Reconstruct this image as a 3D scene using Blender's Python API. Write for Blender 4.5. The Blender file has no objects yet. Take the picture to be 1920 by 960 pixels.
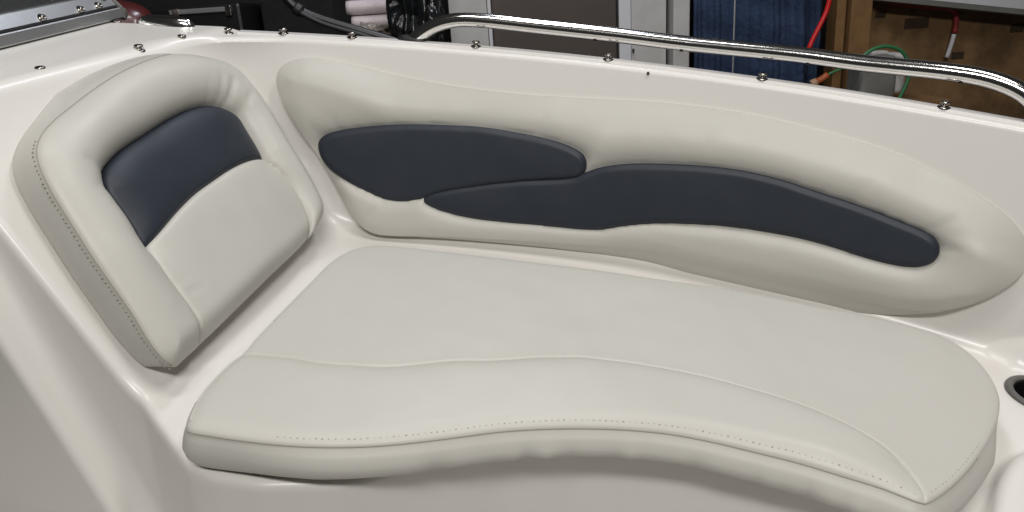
import bpy, bmesh, math, random
import numpy as np
from mathutils import Vector, Matrix, geometry
random.seed(7); rng = np.random.RandomState(7)
S = bpy.context.scene
COL = S.collection

# ------------------------------------------------------------------ camera
CAM = Vector((0, 0, 1.16))
PITCH, ROLL = math.radians(27), math.radians(3)
fw = Vector((0, math.cos(PITCH), -math.sin(PITCH)))
up0 = Vector((0, math.sin(PITCH), math.cos(PITCH)))
ri = Vector((1, 0, 0)) * math.cos(ROLL) + up0 * math.sin(ROLL)
up = -Vector((1, 0, 0)) * math.sin(ROLL) + up0 * math.cos(ROLL)
cd = bpy.data.cameras.new('camera'); cam = bpy.data.objects.new('camera', cd); COL.objects.link(cam)
cd.sensor_width = 36; cd.lens = 1390 / 1920 * 36; cd.clip_end = 60; cd.clip_start = 0.05
cam.matrix_world = Matrix(((ri.x, up.x, -fw.x, CAM.x), (ri.y, up.y, -fw.y, CAM.y), (ri.z, up.z, -fw.z, CAM.z), (0, 0, 0, 1)))
S.camera = cam
# the workshop is level; the boat sits tilted on its stand, so the workshop has its own axes (origin: eye point)
ROOM = Matrix(((0.99375, -0.01644, -0.11043, CAM.x), (0.03288, 0.98833, 0.14873, CAM.y), (0.10669, -0.15144, 0.98269, CAM.z), (0, 0, 0, 1)))

# ------------------------------------------------------------------ light
w = bpy.data.worlds.new('World'); S.world = w; w.use_nodes = True
w.node_tree.nodes['Background'].inputs[0].default_value = (1.0, 0.98, 0.96, 1)
w.node_tree.nodes['Background'].inputs[1].default_value = 0.02
def area(name, loc, target, sx, sy, power, col=(1, .975, .94)):
    l = bpy.data.lights.new(name, 'AREA'); l.shape = 'RECTANGLE'; l.size = sx; l.size_y = sy; l.energy = power; l.color = col
    o = bpy.data.objects.new(name, l); COL.objects.link(o); o.location = loc
    o.rotation_euler = (Vector(target) - Vector(loc)).to_track_quat('-Z', 'Y').to_euler()
    return o
area('ceiling_lamp', (-0.15, -0.75, 2.55), (0.10, 1.2, 0.55), 1.10, 0.22, 38)
area('ceiling_lamp', (-0.60, 1.00, 3.0), (-0.4, 1.1, 0.4), 0.25, 1.0, 13)
area('ceiling_lamp', (0.75, 0.80, 3.0), (0.6, 1.1, 0.5), 0.25, 1.0, 18)
area('ceiling_lamp', (-0.1, 2.7, 3.0), (-0.1, 2.6, 0.6), 0.35, 1.2, 20, (.86, .90, 1.0))
vs = S.view_settings
vs.view_transform = 'Standard'; vs.look = 'None'; vs.exposure = 0.17; vs.gamma = 1.0; vs.use_curve_mapping = False
S.render.engine = 'CYCLES'

# ------------------------------------------------------------------ materials
def mat(name, col, rough=.5, metal=0.0, noise=None, bump=None, coat=0.0, spec=.5, trans=0.0, coords='Object'):
    """noise=(scale, amount, second colour)   bump=(scale, strength, distance)"""
    m = bpy.data.materials.new(name); m.use_nodes = True
    nt = m.node_tree; b = nt.nodes['Principled BSDF']
    b.inputs['Base Color'].default_value = (*col, 1); b.inputs['Roughness'].default_value = rough
    b.inputs['Metallic'].default_value = metal; b.inputs['Coat Weight'].default_value = coat
    b.inputs['Coat Roughness'].default_value = .12
    b.inputs['Specular IOR Level'].default_value = spec; b.inputs['Transmission Weight'].default_value = trans
    tc = nt.nodes.new('ShaderNodeTexCoord')
    if noise:
        n = nt.nodes.new('ShaderNodeTexNoise'); n.inputs['Scale'].default_value = noise[0]; n.inputs['Detail'].default_value = 6
        n.inputs['Roughness'].default_value = .62
        nt.links.new(tc.outputs[coords], n.inputs['Vector'])
        r = nt.nodes.new('ShaderNodeValToRGB'); r.color_ramp.elements[0].position = .36; r.color_ramp.elements[1].position = .66
        r.color_ramp.elements[0].color = (*col, 1)
        r.color_ramp.elements[1].color = (*[c * (1 - noise[1]) + d * noise[1] for c, d in zip(col, noise[2])], 1)
        nt.links.new(n.outputs['Fac'], r.inputs['Fac']); nt.links.new(r.outputs['Color'], b.inputs['Base Color'])
        mr = nt.nodes.new('ShaderNodeMapRange'); mr.inputs['To Min'].default_value = rough * .85; mr.inputs['To Max'].default_value = min(1, rough * 1.2)
        nt.links.new(n.outputs['Fac'], mr.inputs['Value']); nt.links.new(mr.outputs['Result'], b.inputs['Roughness'])
    if bump:
        n2 = nt.nodes.new('ShaderNodeTexNoise'); n2.inputs['Scale'].default_value = bump[0]; n2.inputs['Detail'].default_value = 4
        nt.links.new(tc.outputs[coords], n2.inputs['Vector'])
        bp = nt.nodes.new('ShaderNodeBump'); bp.inputs['Strength'].default_value = bump[1]; bp.inputs['Distance'].default_value = bump[2]
        nt.links.new(n2.outputs['Fac'], bp.inputs['Height']); nt.links.new(bp.outputs['Normal'], b.inputs['Normal'])
    return m
M = {}
M['vinyl'] = mat('cream_vinyl', (.525, .512, .470), .43, noise=(9, .22, (.48, .465, .42)), bump=(650, .22, .0006), spec=.45)
M['slate'] = mat('slate_vinyl', (.021, .027, .038), .48, noise=(14, .3, (.027, .031, .042)), bump=(700, .30, .0006), spec=.36)
M['gel'] = mat('cream_gelcoat', (.725, .702, .668), .33, noise=(3, .12, (.69, .662, .625)), bump=(90, .02, .001), coat=.12)
M['capw'] = mat('white_gelcoat', (.74, .72, .70), .25, coat=.3)
M['chrome'] = mat('polished_steel', (.80, .79, .77), .13, 1.0, noise=(60, .3, (.66, .66, .66)), bump=(180, .05, .001))
M['snapm'] = mat('snap_steel', (.36, .34, .31), .2, 1.0)
M['alu'] = mat('brushed_aluminium', (.62, .63, .63), .36, .9, noise=(40, .4, (.5, .51, .51)))
M['rubber'] = mat('black_rubber', (.012, .012, .013), .5, bump=(120, .2, .002))
M['thread'] = mat('grey_thread', (.33, .31, .27), .8)
M['hole'] = mat('dark_hole', (.01, .009, .008), .7)
M['black'] = mat('black_plastic', (.008, .008, .009), .38)
M['blackfab'] = mat('black_cloth', (.006, .006, .007), .9, bump=(30, .5, .01))
M['bag'] = mat('black_bag', (.008, .009, .010), .22, bump=(14, .6, .02))
M['whitewood'] = mat('dirty_white_paint', (.50, .49, .48), .6, noise=(7, .45, (.33, .31, .28)), bump=(60, .15, .003))
M['whitetrim'] = mat('white_paint_trim', (.62, .62, .65), .5, noise=(12, .25, (.42, .40, .38)))
M['door'] = mat('brown_panel', (.062, .046, .038), .55, noise=(6, .3, (.05, .036, .03)))
M['blue'] = mat('blue_quilt', (.012, .026, .068), .85, noise=(25, .55, (.030, .055, .115)), bump=(55, .7, .008))
M['stud'] = mat('pine_stud', (.23, .125, .045), .7, noise=(11, .6, (.12, .06, .02)), bump=(60, .3, .003))
M['ply'] = mat('stained_plywood', (.24, .140, .058), .75, noise=(6, .85, (.075, .040, .017)), bump=(40, .3, .004))
M['plydark'] = mat('plywood_stain', (.05, .028, .013), .8, noise=(12, .5, (.03, .016, .008)))
M['red'] = mat('red_rubber', (.55, .012, .012), .35)
M['redd'] = mat('dull_red_paint', (.30, .028, .028), .6, noise=(15, .4, (.10, .012, .01)))
M['green'] = mat('green_rubber', (.03, .16, .06), .45)
M['orange'] = mat('orange_plastic', (.40, .10, .03), .5)
M['grey'] = mat('grey_metal', (.17, .17, .155), .6, noise=(10, .5, (.10, .10, .085)))
M['pinkw'] = mat('pale_plastic_wrap', (.72, .64, .66), .32, noise=(9, .4, (.58, .50, .52)), bump=(20, .4, .01))
M['foil'] = mat('clear_film', (.30, .27, .24), .22, noise=(14, .6, (.12, .09, .06)), bump=(28, .9, .015))
M['maroon'] = mat('maroon_paint', (.10, .020, .020), .3, coat=.5)
M['floor'] = mat('concrete', (.16, .155, .15), .8, noise=(5, .4, (.11, .105, .10)))
M['wall'] = mat('dark_wall', (.012, .011, .011), .9)
M['rimm'] = mat('dark_grey_rim', (.10, .095, .09), .4)
M['skin'] = mat('pale_cork', (.42, .25, .16), .6)
mg = bpy.data.materials.new('tinted_glass'); mg.use_nodes = True
bb = mg.node_tree.nodes['Principled BSDF']; bb.inputs['Base Color'].default_value = (.35, .36, .37, 1); bb.inputs['Roughness'].default_value = .05
bb.inputs['Transmission Weight'].default_value = .9; bb.inputs['IOR'].default_value = 1.45
M['glass'] = mg

# ------------------------------------------------------------------ helpers
def link(name, me, m, parent=None, smooth=True):
    o = bpy.data.objects.new(name, me); COL.objects.link(o)
    if m: me.materials.append(M[m])
    if smooth and len(me.polygons): me.polygons.foreach_set('use_smooth', np.ones(len(me.polygons), bool))
    if parent: o.parent = parent
    return o
def pym(name, V, F, m, parent=None, smooth=True):
    me = bpy.data.meshes.new(name); me.from_pydata([tuple(map(float, v)) for v in V], [], [tuple(map(int, f)) for f in F]); me.update()
    return link(name, me, m, parent, smooth)
def empty(name, loc=(0, 0, 0)):
    o = bpy.data.objects.new(name, None); COL.objects.link(o); o.location = loc; o.empty_display_size = .05
    return o
def tag(o, label=None, cat=None, group=None, kind=None):
    if label: o['label'] = label
    if cat: o['category'] = cat
    if group: o['group'] = group
    if kind: o['kind'] = kind
    return o
def resample(P, n=None, step=None, closed=True, sub=12):
    P = np.asarray(P, float); N = len(P); out = []
    rngN = N if closed else N - 1
    for i in range(rngN):
        p0, p1, p2, p3 = (P[(i + k) % N] if closed else P[min(max(i + k, 0), N - 1)] for k in (-1, 0, 1, 2))
        # centripetal Catmull-Rom
        t0 = 0; t1 = t0 + max(np.linalg.norm(p1 - p0), 1e-6) ** .5; t2 = t1 + max(np.linalg.norm(p2 - p1), 1e-6) ** .5; t3 = t2 + max(np.linalg.norm(p3 - p2), 1e-6) ** .5
        for k in range(sub):
            t = t1 + (t2 - t1) * k / sub
            A1 = (t1 - t) / (t1 - t0) * p0 + (t - t0) / (t1 - t0) * p1; A2 = (t2 - t) / (t2 - t1) * p1 + (t - t1) / (t2 - t1) * p2
            A3 = (t3 - t) / (t3 - t2) * p2 + (t - t2) / (t3 - t2) * p3
            B1 = (t2 - t) / (t2 - t0) * A1 + (t - t0) / (t2 - t0) * A2; B2 = (t3 - t) / (t3 - t1) * A2 + (t - t1) / (t3 - t1) * A3
            out.append((t2 - t) / (t2 - t1) * B1 + (t - t1) / (t2 - t1) * B2)
    if not closed: out.append(P[-1])
    Q = np.array(out)
    if closed: Q = np.vstack([Q, Q[:1]])
    L = np.concatenate([[0], np.cumsum(np.linalg.norm(np.diff(Q, axis=0), axis=1))])
    if n is None: n = max(4, int(L[-1] / step))
    s = np.linspace(0, L[-1], n + 1)
    R = np.stack([np.interp(s, L, Q[:, k]) for k in range(Q.shape[1])], 1)
    return R[:-1] if closed else R
def blur_closed(P, it):
    for _ in range(it): P = .25 * np.roll(P, 1, 0) + .5 * P + .25 * np.roll(P, -1, 0)
    return P
def dist_poly(P, L, closed=False):
    P = np.asarray(P, float); A = L if closed else L[:-1]; B = np.roll(L, -1, 0) if closed else L[1:]
    best = np.full(len(P), 1e9)
    D = B - A; LL = np.maximum((D * D).sum(1), 1e-12)
    for c in range(0, len(P), 4000):
        q = P[c:c + 4000, None, :] - A[None]
        t = np.clip((q * D[None]).sum(2) / LL[None], 0, 1)
        best[c:c + 4000] = np.sqrt(((q - t[..., None] * D[None]) ** 2).sum(2)).min(1)
    return best
def inside(P, L):
    P = np.asarray(P, float); r = np.zeros(len(P), bool)
    for (x0, y0), (x1, y1) in zip(L, np.roll(L, -1, 0)):
        c = ((y0 > P[:, 1]) != (y1 > P[:, 1]))
        if c.any(): r ^= c & (P[:, 0] < (x1 - x0) * (P[:, 1] - y0) / (y1 - y0 + 1e-15) + x0)
    return r
def normals2(L, closed=True):
    if closed: T = np.roll(L, -1, 0) - np.roll(L, 1, 0)
    else: T = np.gradient(L, axis=0)
    T /= np.linalg.norm(T, axis=1)[:, None] + 1e-12
    n = np.stack([T[:, 1], -T[:, 0]], 1)
    if closed:
        a = .5 * (L[:, 0] * np.roll(L[:, 1], -1) - np.roll(L[:, 0], -1) * L[:, 1]).sum()
        if a < 0: n = -n
    return n                                            # outward
def noise2(P, scale, seed):
    r = np.random.RandomState(seed); v = np.zeros(len(P))
    for k in range(14):
        a = r.uniform(0, 2 * np.pi); f = scale * r.uniform(.5, 1.6); v += np.sin((P[:, 0] * np.cos(a) + P[:, 1] * np.sin(a)) * f + r.uniform(0, 6.28))
    return v / 3.7
def quilt(outline, seams, spacing, rings, srings, H, MAP, panels):
    """triangulate a flat outline with seam lines, lift it by H(uv) and map it to space; panels: [(name, mat, mask(uv)->bool)]"""
    pts = [outline]; edges = []; base = 0
    n = len(outline); edges += [(i, (i + 1) % n) for i in range(n)]; base = n
    for s in seams:
        pts.append(s); edges += [(base + i, base + i + 1) for i in range(len(s) - 1)]; base += len(s)
    extra = []
    no = normals2(outline)
    for d in rings:
        q = outline - no * d; q = q[inside(q, outline)]
        q = q[dist_poly(q, outline, True) > d * .93]; extra.append((q, d))
    for s in seams:
        ns = normals2(s, False)
        for d in srings:
            for sg in (-1, 1):
                q = s + ns * d * sg; q = q[inside(q, outline)]; q = q[(dist_poly(q, outline, True) > .003)]; extra.append((q, d))
    keep = []
    for q, d in extra:
        for s in seams:
            if len(q): q = q[dist_poly(q, s) > min(d, .002) * .8]
        keep.append(q)
    lo, hi = outline.min(0), outline.max(0)
    gx, gy = np.meshgrid(np.arange(lo[0], hi[0], spacing), np.arange(lo[1], hi[1], spacing * .866)); gx[1::2] += spacing / 2
    g = np.stack([gx.ravel(), gy.ravel()], 1); g = g[inside(g, outline)]
    g = g[dist_poly(g, outline, True) > (max(rings) if rings else 0) + spacing * .5]
    for s in seams: g = g[dist_poly(g, s) > (max(srings) if srings else 0) + spacing * .4]
    V = np.vstack(pts + keep + [g])
    r = geometry.delaunay_2d_cdt([Vector(v) for v in V], edges, [], 0, 1e-5)
    UV = np.array([tuple(v) for v in r[0]]); T = np.array([f for f in r[2] if len(f) == 3])
    c = UV[T].mean(1); T = T[inside(c, outline)]
    a = UV[T]; ar = np.cross(a[:, 1] - a[:, 0], a[:, 2] - a[:, 0]); T[ar < 0] = T[ar < 0][:, ::-1]
    h = H(UV); X = MAP(UV, h); c = UV[T].mean(1)
    res = []; left = np.ones(len(T), bool)
    for name, m, fn in panels:
        k = left & (fn(c) if fn else True); left &= ~k
        t = T[k]; u, inv = np.unique(t, return_inverse=True)
        res.append((name, m, X[u], inv.reshape(-1, 3)))
    return res
def skirt(outline, htop, prof, MAP, closed=True):
    """wall of rings below an outline: prof = list of (offset outward array/float, height array)"""
    no = normals2(outline, closed); n = len(outline); V = []; F = []
    for off, hh in prof:
        V.append(MAP(outline + no * (np.asarray(off) * np.ones(n))[:, None], np.asarray(hh) * np.ones(n)))
    V = np.vstack(V); K = len(prof)
    for k in range(K - 1):
        for i in range(n if closed else n - 1):
            j = (i + 1) % n; F.append((k * n + i, (k + 1) * n + i, (k + 1) * n + j, k * n + j))
    return V, F
def tube_vf(path, r, seg=16, caps=True):
    P = [Vector(p) for p in path]; V = []; F = []; prev = None
    rr = r if hasattr(r, '__len__') else [r] * len(P)
    for i, p in enumerate(P):
        t = (P[min(i + 1, len(P) - 1)] - P[max(i - 1, 0)]).normalized()
        if prev is None: a = t.orthogonal().normalized()
        else: a = (prev - t * prev.dot(t)).normalized()
        prev = a; b = t.cross(a)
        for k in range(seg):
            an = 2 * math.pi * k / seg; V.append(p + (a * math.cos(an) + b * math.sin(an)) * rr[i])
    for i in range(len(P) - 1):
        for k in range(seg):
            F.append((i * seg + k, i * seg + (k + 1) % seg, (i + 1) * seg + (k + 1) % seg, (i + 1) * seg + k))
    if caps: F.append(tuple(range(seg))[::-1]); F.append(tuple((len(P) - 1) * seg + k for k in range(seg)))
    return V, F
def tube(name, path, r, m, parent=None, seg=16, step=None):
    if step: path = resample(path, step=step, closed=False)
    return pym(name, *tube_vf(path, r, seg), m, parent)
def lathe_vf(prof, seg=20):
    V = []; F = []
    for r, z in prof:
        for k in range(seg): V.append((r * math.cos(2 * math.pi * k / seg), r * math.sin(2 * math.pi * k / seg), z))
    for i in range(len(prof) - 1):
        for k in range(seg): F.append((i * seg + k, i * seg + (k + 1) % seg, (i + 1) * seg + (k + 1) % seg, (i + 1) * seg + k))
    F.append(tuple((len(prof) - 1) * seg + k for k in range(seg)))
    return V, F
def box_vf(x0, x1, y0, y1, z0, z1):
    V = [(x, y, z) for z in (z0, z1) for y in (y0, y1) for x in (x0, x1)]
    return V, [(0, 2, 3, 1), (4, 5, 7, 6), (0, 1, 5, 4), (2, 6, 7, 3), (0, 4, 6, 2), (1, 3, 7, 5)]
def bevbox(name, dims, m, parent=None, bev=.004, seg=2, mtx=None):
    V, F = box_vf(*dims); me = bpy.data.meshes.new(name); bm = bmesh.new()
    vs_ = [bm.verts.new(v) for v in V]; [bm.faces.new([vs_[i] for i in f]) for f in F]
    bmesh.ops.recalc_face_normals(bm, faces=bm.faces)
    if bev: bmesh.ops.bevel(bm, geom=bm.edges[:], offset=bev, segments=seg, profile=.6, affect='EDGES')
    if mtx: bmesh.ops.transform(bm, matrix=mtx, verts=bm.verts)
    bm.to_mesh(me); bm.free()
    return link(name, me, m, parent, smooth=False)

# ------------------------------------------------------------------ outlines, in metres
SEAT=[[-0.4239,0.774],[-0.3864,0.7661],[-0.3342,0.7596],[-0.2835,0.7562],[-0.2272,0.7574],[-0.1717,0.7638],[-0.1163,0.7755],[-0.06,0.7906],[-0.0022,0.8063],[0.0571,0.8166],[0.1172,0.8225],[0.1774,0.8239],[0.2368,0.8195],[0.294,0.8073],[0.3488,0.791],[0.4018,0.7741],[0.4498,0.7545],[0.4966,0.7346],[0.518,0.7221],[0.5399,0.7117],[0.5652,0.7245],[0.6183,0.7659],[0.6722,0.8179],[0.7173,0.8679],[0.7509,0.9135],[0.7733,0.9547],[0.7854,0.9962],[0.7899,1.0412],[0.7842,1.0851],[0.7607,1.1232],[0.7133,1.1521],[0.642,1.1837],[0.5766,1.2019],[0.4776,1.2354],[0.3723,1.2616],[0.2991,1.2751],[0.1491,1.3051],[0.0431,1.3207],[-0.0649,1.3366],[-0.1416,1.347],[-0.2193,1.3574],[-0.2848,1.3571],[-0.3191,1.3382],[-0.3395,1.3094],[-0.3555,1.2662],[-0.3682,1.2044],[-0.3844,1.1258],[-0.399,1.0547],[-0.4081,1.0063],[-0.4145,0.9525],[-0.4237,0.9231],[-0.4325,0.8844],[-0.4371,0.8483],[-0.4354,0.8124],[-0.4311,0.7877]]
WAVE=[[-0.4237,0.9502],[-0.3826,0.9467],[-0.3372,0.9422],[-0.2908,0.9322],[-0.2526,0.93],[-0.2016,0.929],[-0.1511,0.9363],[-0.0844,0.9535],[-0.0147,0.9627],[0.0552,0.9763],[0.1083,0.984],[0.162,0.983],[0.2314,0.9732],[0.2989,0.955],[0.3617,0.9291],[0.3979,0.9124],[0.4606,0.8785],[0.5131,0.8311],[0.5335,0.7976],[0.5437,0.7604],[0.5456,0.7296],[0.5417,0.7127]]
BACK=[[0.0285,0.0300],[0.0262,0.0509],[0.0392,0.1349],[0.0497,0.2161],[0.063,0.2876],[0.0737,0.3389],[0.0864,0.3756],[0.0986,0.3971],[0.1218,0.4151],[0.1555,0.4293],[0.2061,0.4425],[0.2668,0.457],[0.3293,0.4692],[0.3917,0.477],[0.4616,0.4802],[0.5295,0.4756],[0.587,0.464],[0.6316,0.4449],[0.6615,0.4098],[0.6671,0.3607],[0.6604,0.3004],[0.6433,0.2219],[0.6322,0.1477],[0.6172,0.089],[0.6002,0.0575],[0.5674,0.0427],[0.5,0.0323],[0.3459,0.0267],[0.2109,0.0204],[0.1046,0.0161],[0.0620,0.0150],[0.0400,0.0180]]
DARKTOP=[[0.1866,0.3348],[0.2362,0.3511],[0.3193,0.3627],[0.4085,0.3721],[0.469,0.3718],[0.5128,0.3637],[0.5437,0.3468],[0.5633,0.3198],[0.5587,0.2815],[0.5444,0.221]]
DARKBOT=[[0.5444,0.221],[0.4872,0.231],[0.4269,0.2343],[0.3663,0.2318],[0.3082,0.2279],[0.2449,0.217],[0.1829,0.2021],[0.1469,0.1943]]
DARKLEFT=[[0.1469,0.1943],[0.1497,0.2124],[0.1565,0.2446],[0.1602,0.2824],[0.1636,0.3084],[0.1746,0.3249]]
LEFTSEAM=[[0.1469,0.1943],[0.1374,0.149],[0.1322,0.1009],[0.1236,0.0533],[0.1025,0.0142]]
RIGHTSEAM=[[0.5444,0.221],[0.5484,0.191],[0.5494,0.1439],[0.5378,0.0935],[0.5195,0.0561],[0.5025,0.0324]]
BOL=[[-0.5467,0.3316],[-0.5414,0.3532],[-0.522,0.3686],[-0.4956,0.3789],[-0.4621,0.3818],[-0.4178,0.3775],[-0.3637,0.3696],[-0.2851,0.3569],[-0.2076,0.348],[-0.1193,0.3418],[-0.015,0.3401],[0.1202,0.3453],[0.2614,0.3556],[0.3497,0.3598],[0.4433,0.3607],[0.5197,0.3583],[0.5921,0.3532],[0.6653,0.3474],[0.7328,0.3388],[0.7803,0.3292],[0.824,0.3164],[0.8909,0.2956],[0.9491,0.2692],[0.9856,0.2377],[1.0006,0.2046],[1.0012,0.1806],[0.9841,0.1494],[0.95,0.1138],[0.8957,0.077],[0.8339,0.0586],[0.7767,0.0516],[0.6949,0.0499],[0.5938,0.0465],[0.4778,0.0464],[0.4,0.0483],[0.3226,0.0519],[0.2375,0.0473],[0.1462,0.0386],[-0.0235,0.0261],[-0.1949,0.016],[-0.2993,0.0079],[-0.3333,0.0138],[-0.3573,0.0314],[-0.3848,0.0716],[-0.4255,0.1284],[-0.4643,0.1846],[-0.5025,0.2412],[-0.5293,0.2864]]
PAD1=[[-0.4471,0.2027],[-0.4348,0.2172],[-0.4044,0.2293],[-0.3374,0.2428],[-0.2536,0.2534],[-0.165,0.2596],[-0.0756,0.2634],[0.0123,0.2591],[0.0782,0.2533],[0.1274,0.2427],[0.1531,0.2304],[0.1599,0.218],[0.1589,0.2],[0.1481,0.1861],[0.1272,0.1799],[0.056,0.1672],[-0.027,0.1505],[-0.1096,0.13],[-0.1721,0.1133],[-0.2003,0.1013],[-0.2287,0.0928],[-0.2597,0.0878],[-0.297,0.0906],[-0.3418,0.1061],[-0.3875,0.1264],[-0.4219,0.1487],[-0.4425,0.1742]]
PAD2=[[-0.204,0.0986],[-0.1943,0.1077],[-0.1501,0.1224],[-0.0829,0.1397],[0.0007,0.1571],[0.0835,0.1707],[0.1377,0.1824],[0.1605,0.1946],[0.19,0.2088],[0.231,0.2213],[0.2785,0.2306],[0.3323,0.2379],[0.4113,0.2467],[0.4876,0.2508],[0.5637,0.2476],[0.6385,0.2383],[0.711,0.23],[0.7816,0.2189],[0.8323,0.21],[0.8531,0.2016],[0.8622,0.189],[0.8631,0.1728],[0.8546,0.1578],[0.8327,0.1439],[0.8075,0.1386],[0.7658,0.1362],[0.7039,0.1407],[0.6299,0.1447],[0.5545,0.1424],[0.477,0.1378],[0.3989,0.1278],[0.318,0.1128],[0.2516,0.0956],[0.2076,0.0815],[0.1672,0.0751],[0.0898,0.0709],[0.0053,0.0668],[-0.0801,0.0662],[-0.1487,0.0731],[-0.1887,0.0835],[-0.2026,0.0904]]
RAIL=[[-0.2542,1.7077,0.8173],[-0.2356,1.7058,0.834],[-0.2136,1.7033,0.8507],[-0.1834,1.6997,0.8655],[-0.1475,1.6948,0.875],[-0.0975,1.6872,0.8776],[0.0202,1.6652,0.8749],[0.1982,1.6201,0.873],[0.33,1.5769,0.8715],[0.411,1.5458,0.8731],[0.5432,1.4871,0.8773],[0.6414,1.4367,0.8779],[0.7705,1.3608,0.885],[0.8183,1.3297,0.8844],[0.8455,1.3113,0.879],[0.8712,1.2934,0.869]]
AIRHOSE=[[1.1384,2.8,0.0735],[1.1356,2.8,-0.0151],[1.1262,2.8,-0.0688],[1.1033,2.8,-0.1223],[1.0798,2.8,-0.1728],[1.0704,2.8,-0.2059],[1.0946,2.82,-0.2236],[1.1684,2.9,-0.2384],[1.386,3.19,-0.2813]]
PATCHES=[[1.6816,-0.1353,1.7841,-0.1788],[1.5537,-0.1036,1.5966,-0.1258],[1.9,-0.2881,1.9521,-0.3183],[2.1375,-0.1872,2.1949,-0.2215]]
WB0=-0.0427; WB1=-0.1363
REDPIPE=[[1.5243,3.3,-0.0334],[1.5823,3.3,-0.0582],[1.6621,3.3,-0.0758],[1.7755,3.3,-0.0934],[1.8485,3.3,-0.1064],[1.8728,3.3,-0.1229],[1.8789,3.3,-0.1535],[1.8787,3.3,-0.2056]]
WHITEPIPE=[[1.877,3.3,-0.2098],[1.8691,3.3,-0.2554],[1.8571,3.3,-0.3057]]
CANX0=1.2983; CANX1=1.4724; CANZ=-0.4094; CANZ1=-0.2358
GREENH=[[1.2379,2.8,-0.271],[1.277,2.8,-0.2298],[1.3101,2.8,-0.2111],[1.3578,2.8,-0.2066],[1.408,2.8,-0.2265],[1.4351,2.8,-0.264],[1.446,2.8,-0.3123],[1.4335,2.8,-0.3597],[1.4144,2.8,-0.4034],[1.3749,2.8,-0.484]]
PLUG=[[1.1286,2.85,-0.3224],[1.1478,2.85,-0.3118],[1.1667,2.85,-0.2993]]
PLUGE=[[1.1072,2.85,-0.3309],[1.117,2.85,-0.3276],[1.1267,2.85,-0.3242]]
CABLE=[[1.1667,2.85,-0.2993],[1.1918,2.85,-0.2891],[1.2207,2.85,-0.2792],[1.2592,2.85,-0.2661],[1.3075,2.85,-0.2536]]
BZ=-0.1048
RZ1=0.0475; RZ2=-0.0092
TUBE1=[[-0.6928,2.35,0.1178],[-0.6681,2.35,0.0711],[-0.6404,2.35,0.0421],[-0.603,2.35,0.0215],[-0.5493,2.35,-0.0003],[-0.4873,2.35,-0.0226],[-0.425,2.35,-0.045],[-0.3546,2.35,-0.0712],[-0.2847,2.35,-0.1069]]
TUBE2=[[-0.6276,2.3,0.0353],[-0.5692,2.3,0.0017],[-0.5088,2.3,-0.0217],[-0.4476,2.3,-0.0421],[-0.4098,2.3,-0.0597],[-0.3575,2.3,-0.0921]]
CLAMP=[[-0.6479,2.34,0.0486],[-0.629,2.34,0.0353]]
CASEZ=0.0904

# ------------------------------------------------------------------ boat: moulded liner as one smooth surface
YT = [-0.00094, -0.01223, -0.03883, -0.21785, -0.20375, 1.62439]      # plan curve of the gunwale
YB = [0.00387, -0.00893, -0.05226, -0.19089, -0.16901, 1.53054]       # plan curve of the wall foot
ZL, ZG = .40, .82
def yw(x, z):
    t = (z - ZL) / (ZG - ZL); return np.polyval(YB, x) * (1 - t) + np.polyval(YT, x) * t
SL_A = np.array([-.8421, 1.1738, .82]); SL_N = np.array([.76895, -.17161, .61584])      # sloping console front
SL_P = np.array([-.5642, .9121, .40]); SL_U = np.array([.21782, .97599, 0]); SL_V = np.array([-.60106, .13414, .78787])
FRX = np.array([-1.5, -.759, -.60, -.565, -.53, -.46, -.435, -.40, -.334, -.2272, -.1163, 0, .117, .237, .35, .45, .54, .62, .8, 1.4])
FRY = np.array([1.229, .978, .924, .910, .876, .802, .779, .765, .7565, .768, .824, .876, .900, .896, .868, .826, .774, .726, .62, .40])
_fx = np.linspace(-1.5, 1.4, 1451); _fy = np.interp(_fx, FRX, FRY); _k = np.hanning(23); _k /= _k.sum()
_fy[11:-11] = np.convolve(_fy, _k, 'valid'); _fg = np.gradient(_fy, _fx)
def smin(a, b, k):
    h = np.maximum(k - np.abs(a - b), 0) / k; return np.minimum(a, b) - h * h * k * .25
def smax(a, b, k): return -smin(-a, -b, k)
N2 = np.array([.872, -.255, .417]); NR = np.array([-.3206, -.9472, 0.])
def sdf(p):
    x, y, z = p[:, 0], p[:, 1], p[:, 2]
    e = np.clip(1 - np.sqrt(((x - 1.12) / .235) ** 2 + ((z - .385) / .115) ** 2), -.2, .2)
    bump = .016 * np.clip(e / .16 + .1, 0, 1) ** 2 * (3 - 2 * np.clip(e / .16 + .1, 0, 1))
    sl = np.polyval(np.polyder(YT), x)
    dw = (yw(x, z) - y) / np.sqrt(1 + sl * sl) - bump
    ds = (x - SL_A[0]) * SL_N[0] + (y - SL_A[1]) * SL_N[1] + (z - SL_A[2]) * SL_N[2]
    kz = .055 + .12 * np.clip((z - .70) / .11, 0, 1) ** 2
    c = smin(smin(ds, dw, kz), z - ZL, .05)
    f = smax(c, z - ZG, .011)
    fr = (np.interp(x, _fx, _fy) - y) / np.sqrt(1 + np.interp(x, _fx, _fg) ** 2)
    f = smax(f, fr, .020)
    d2 = (x + .745) * N2[0] + (y - .973) * N2[1] + (z - .507) * N2[2]
    fr2 = (x + .759) * NR[0] + (y - .978) * NR[1] - .06
    f = smin(f, smax(smax(d2, fr2, .018), z - ZG, .02), .035)
    yo = np.polyval(YT, x) + .066
    f = smax(f, (y - yo) / np.sqrt(1 + sl * sl), .02)
    # low moulded step at the bow end of the bench
    bl = smax((.683 - x) * .842 + (y - .779) * .540, (y - .893) * .949 - (x - .77) * .316, .06)
    f = smin(f, smax(bl, z - .424, .03), .012)
    f = smin(f, z - .06, .05)
    hole = np.minimum(.0425 - np.hypot(x - .931, y - 1.060), z - .31)
    return smax(f, hole, .006)
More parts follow.
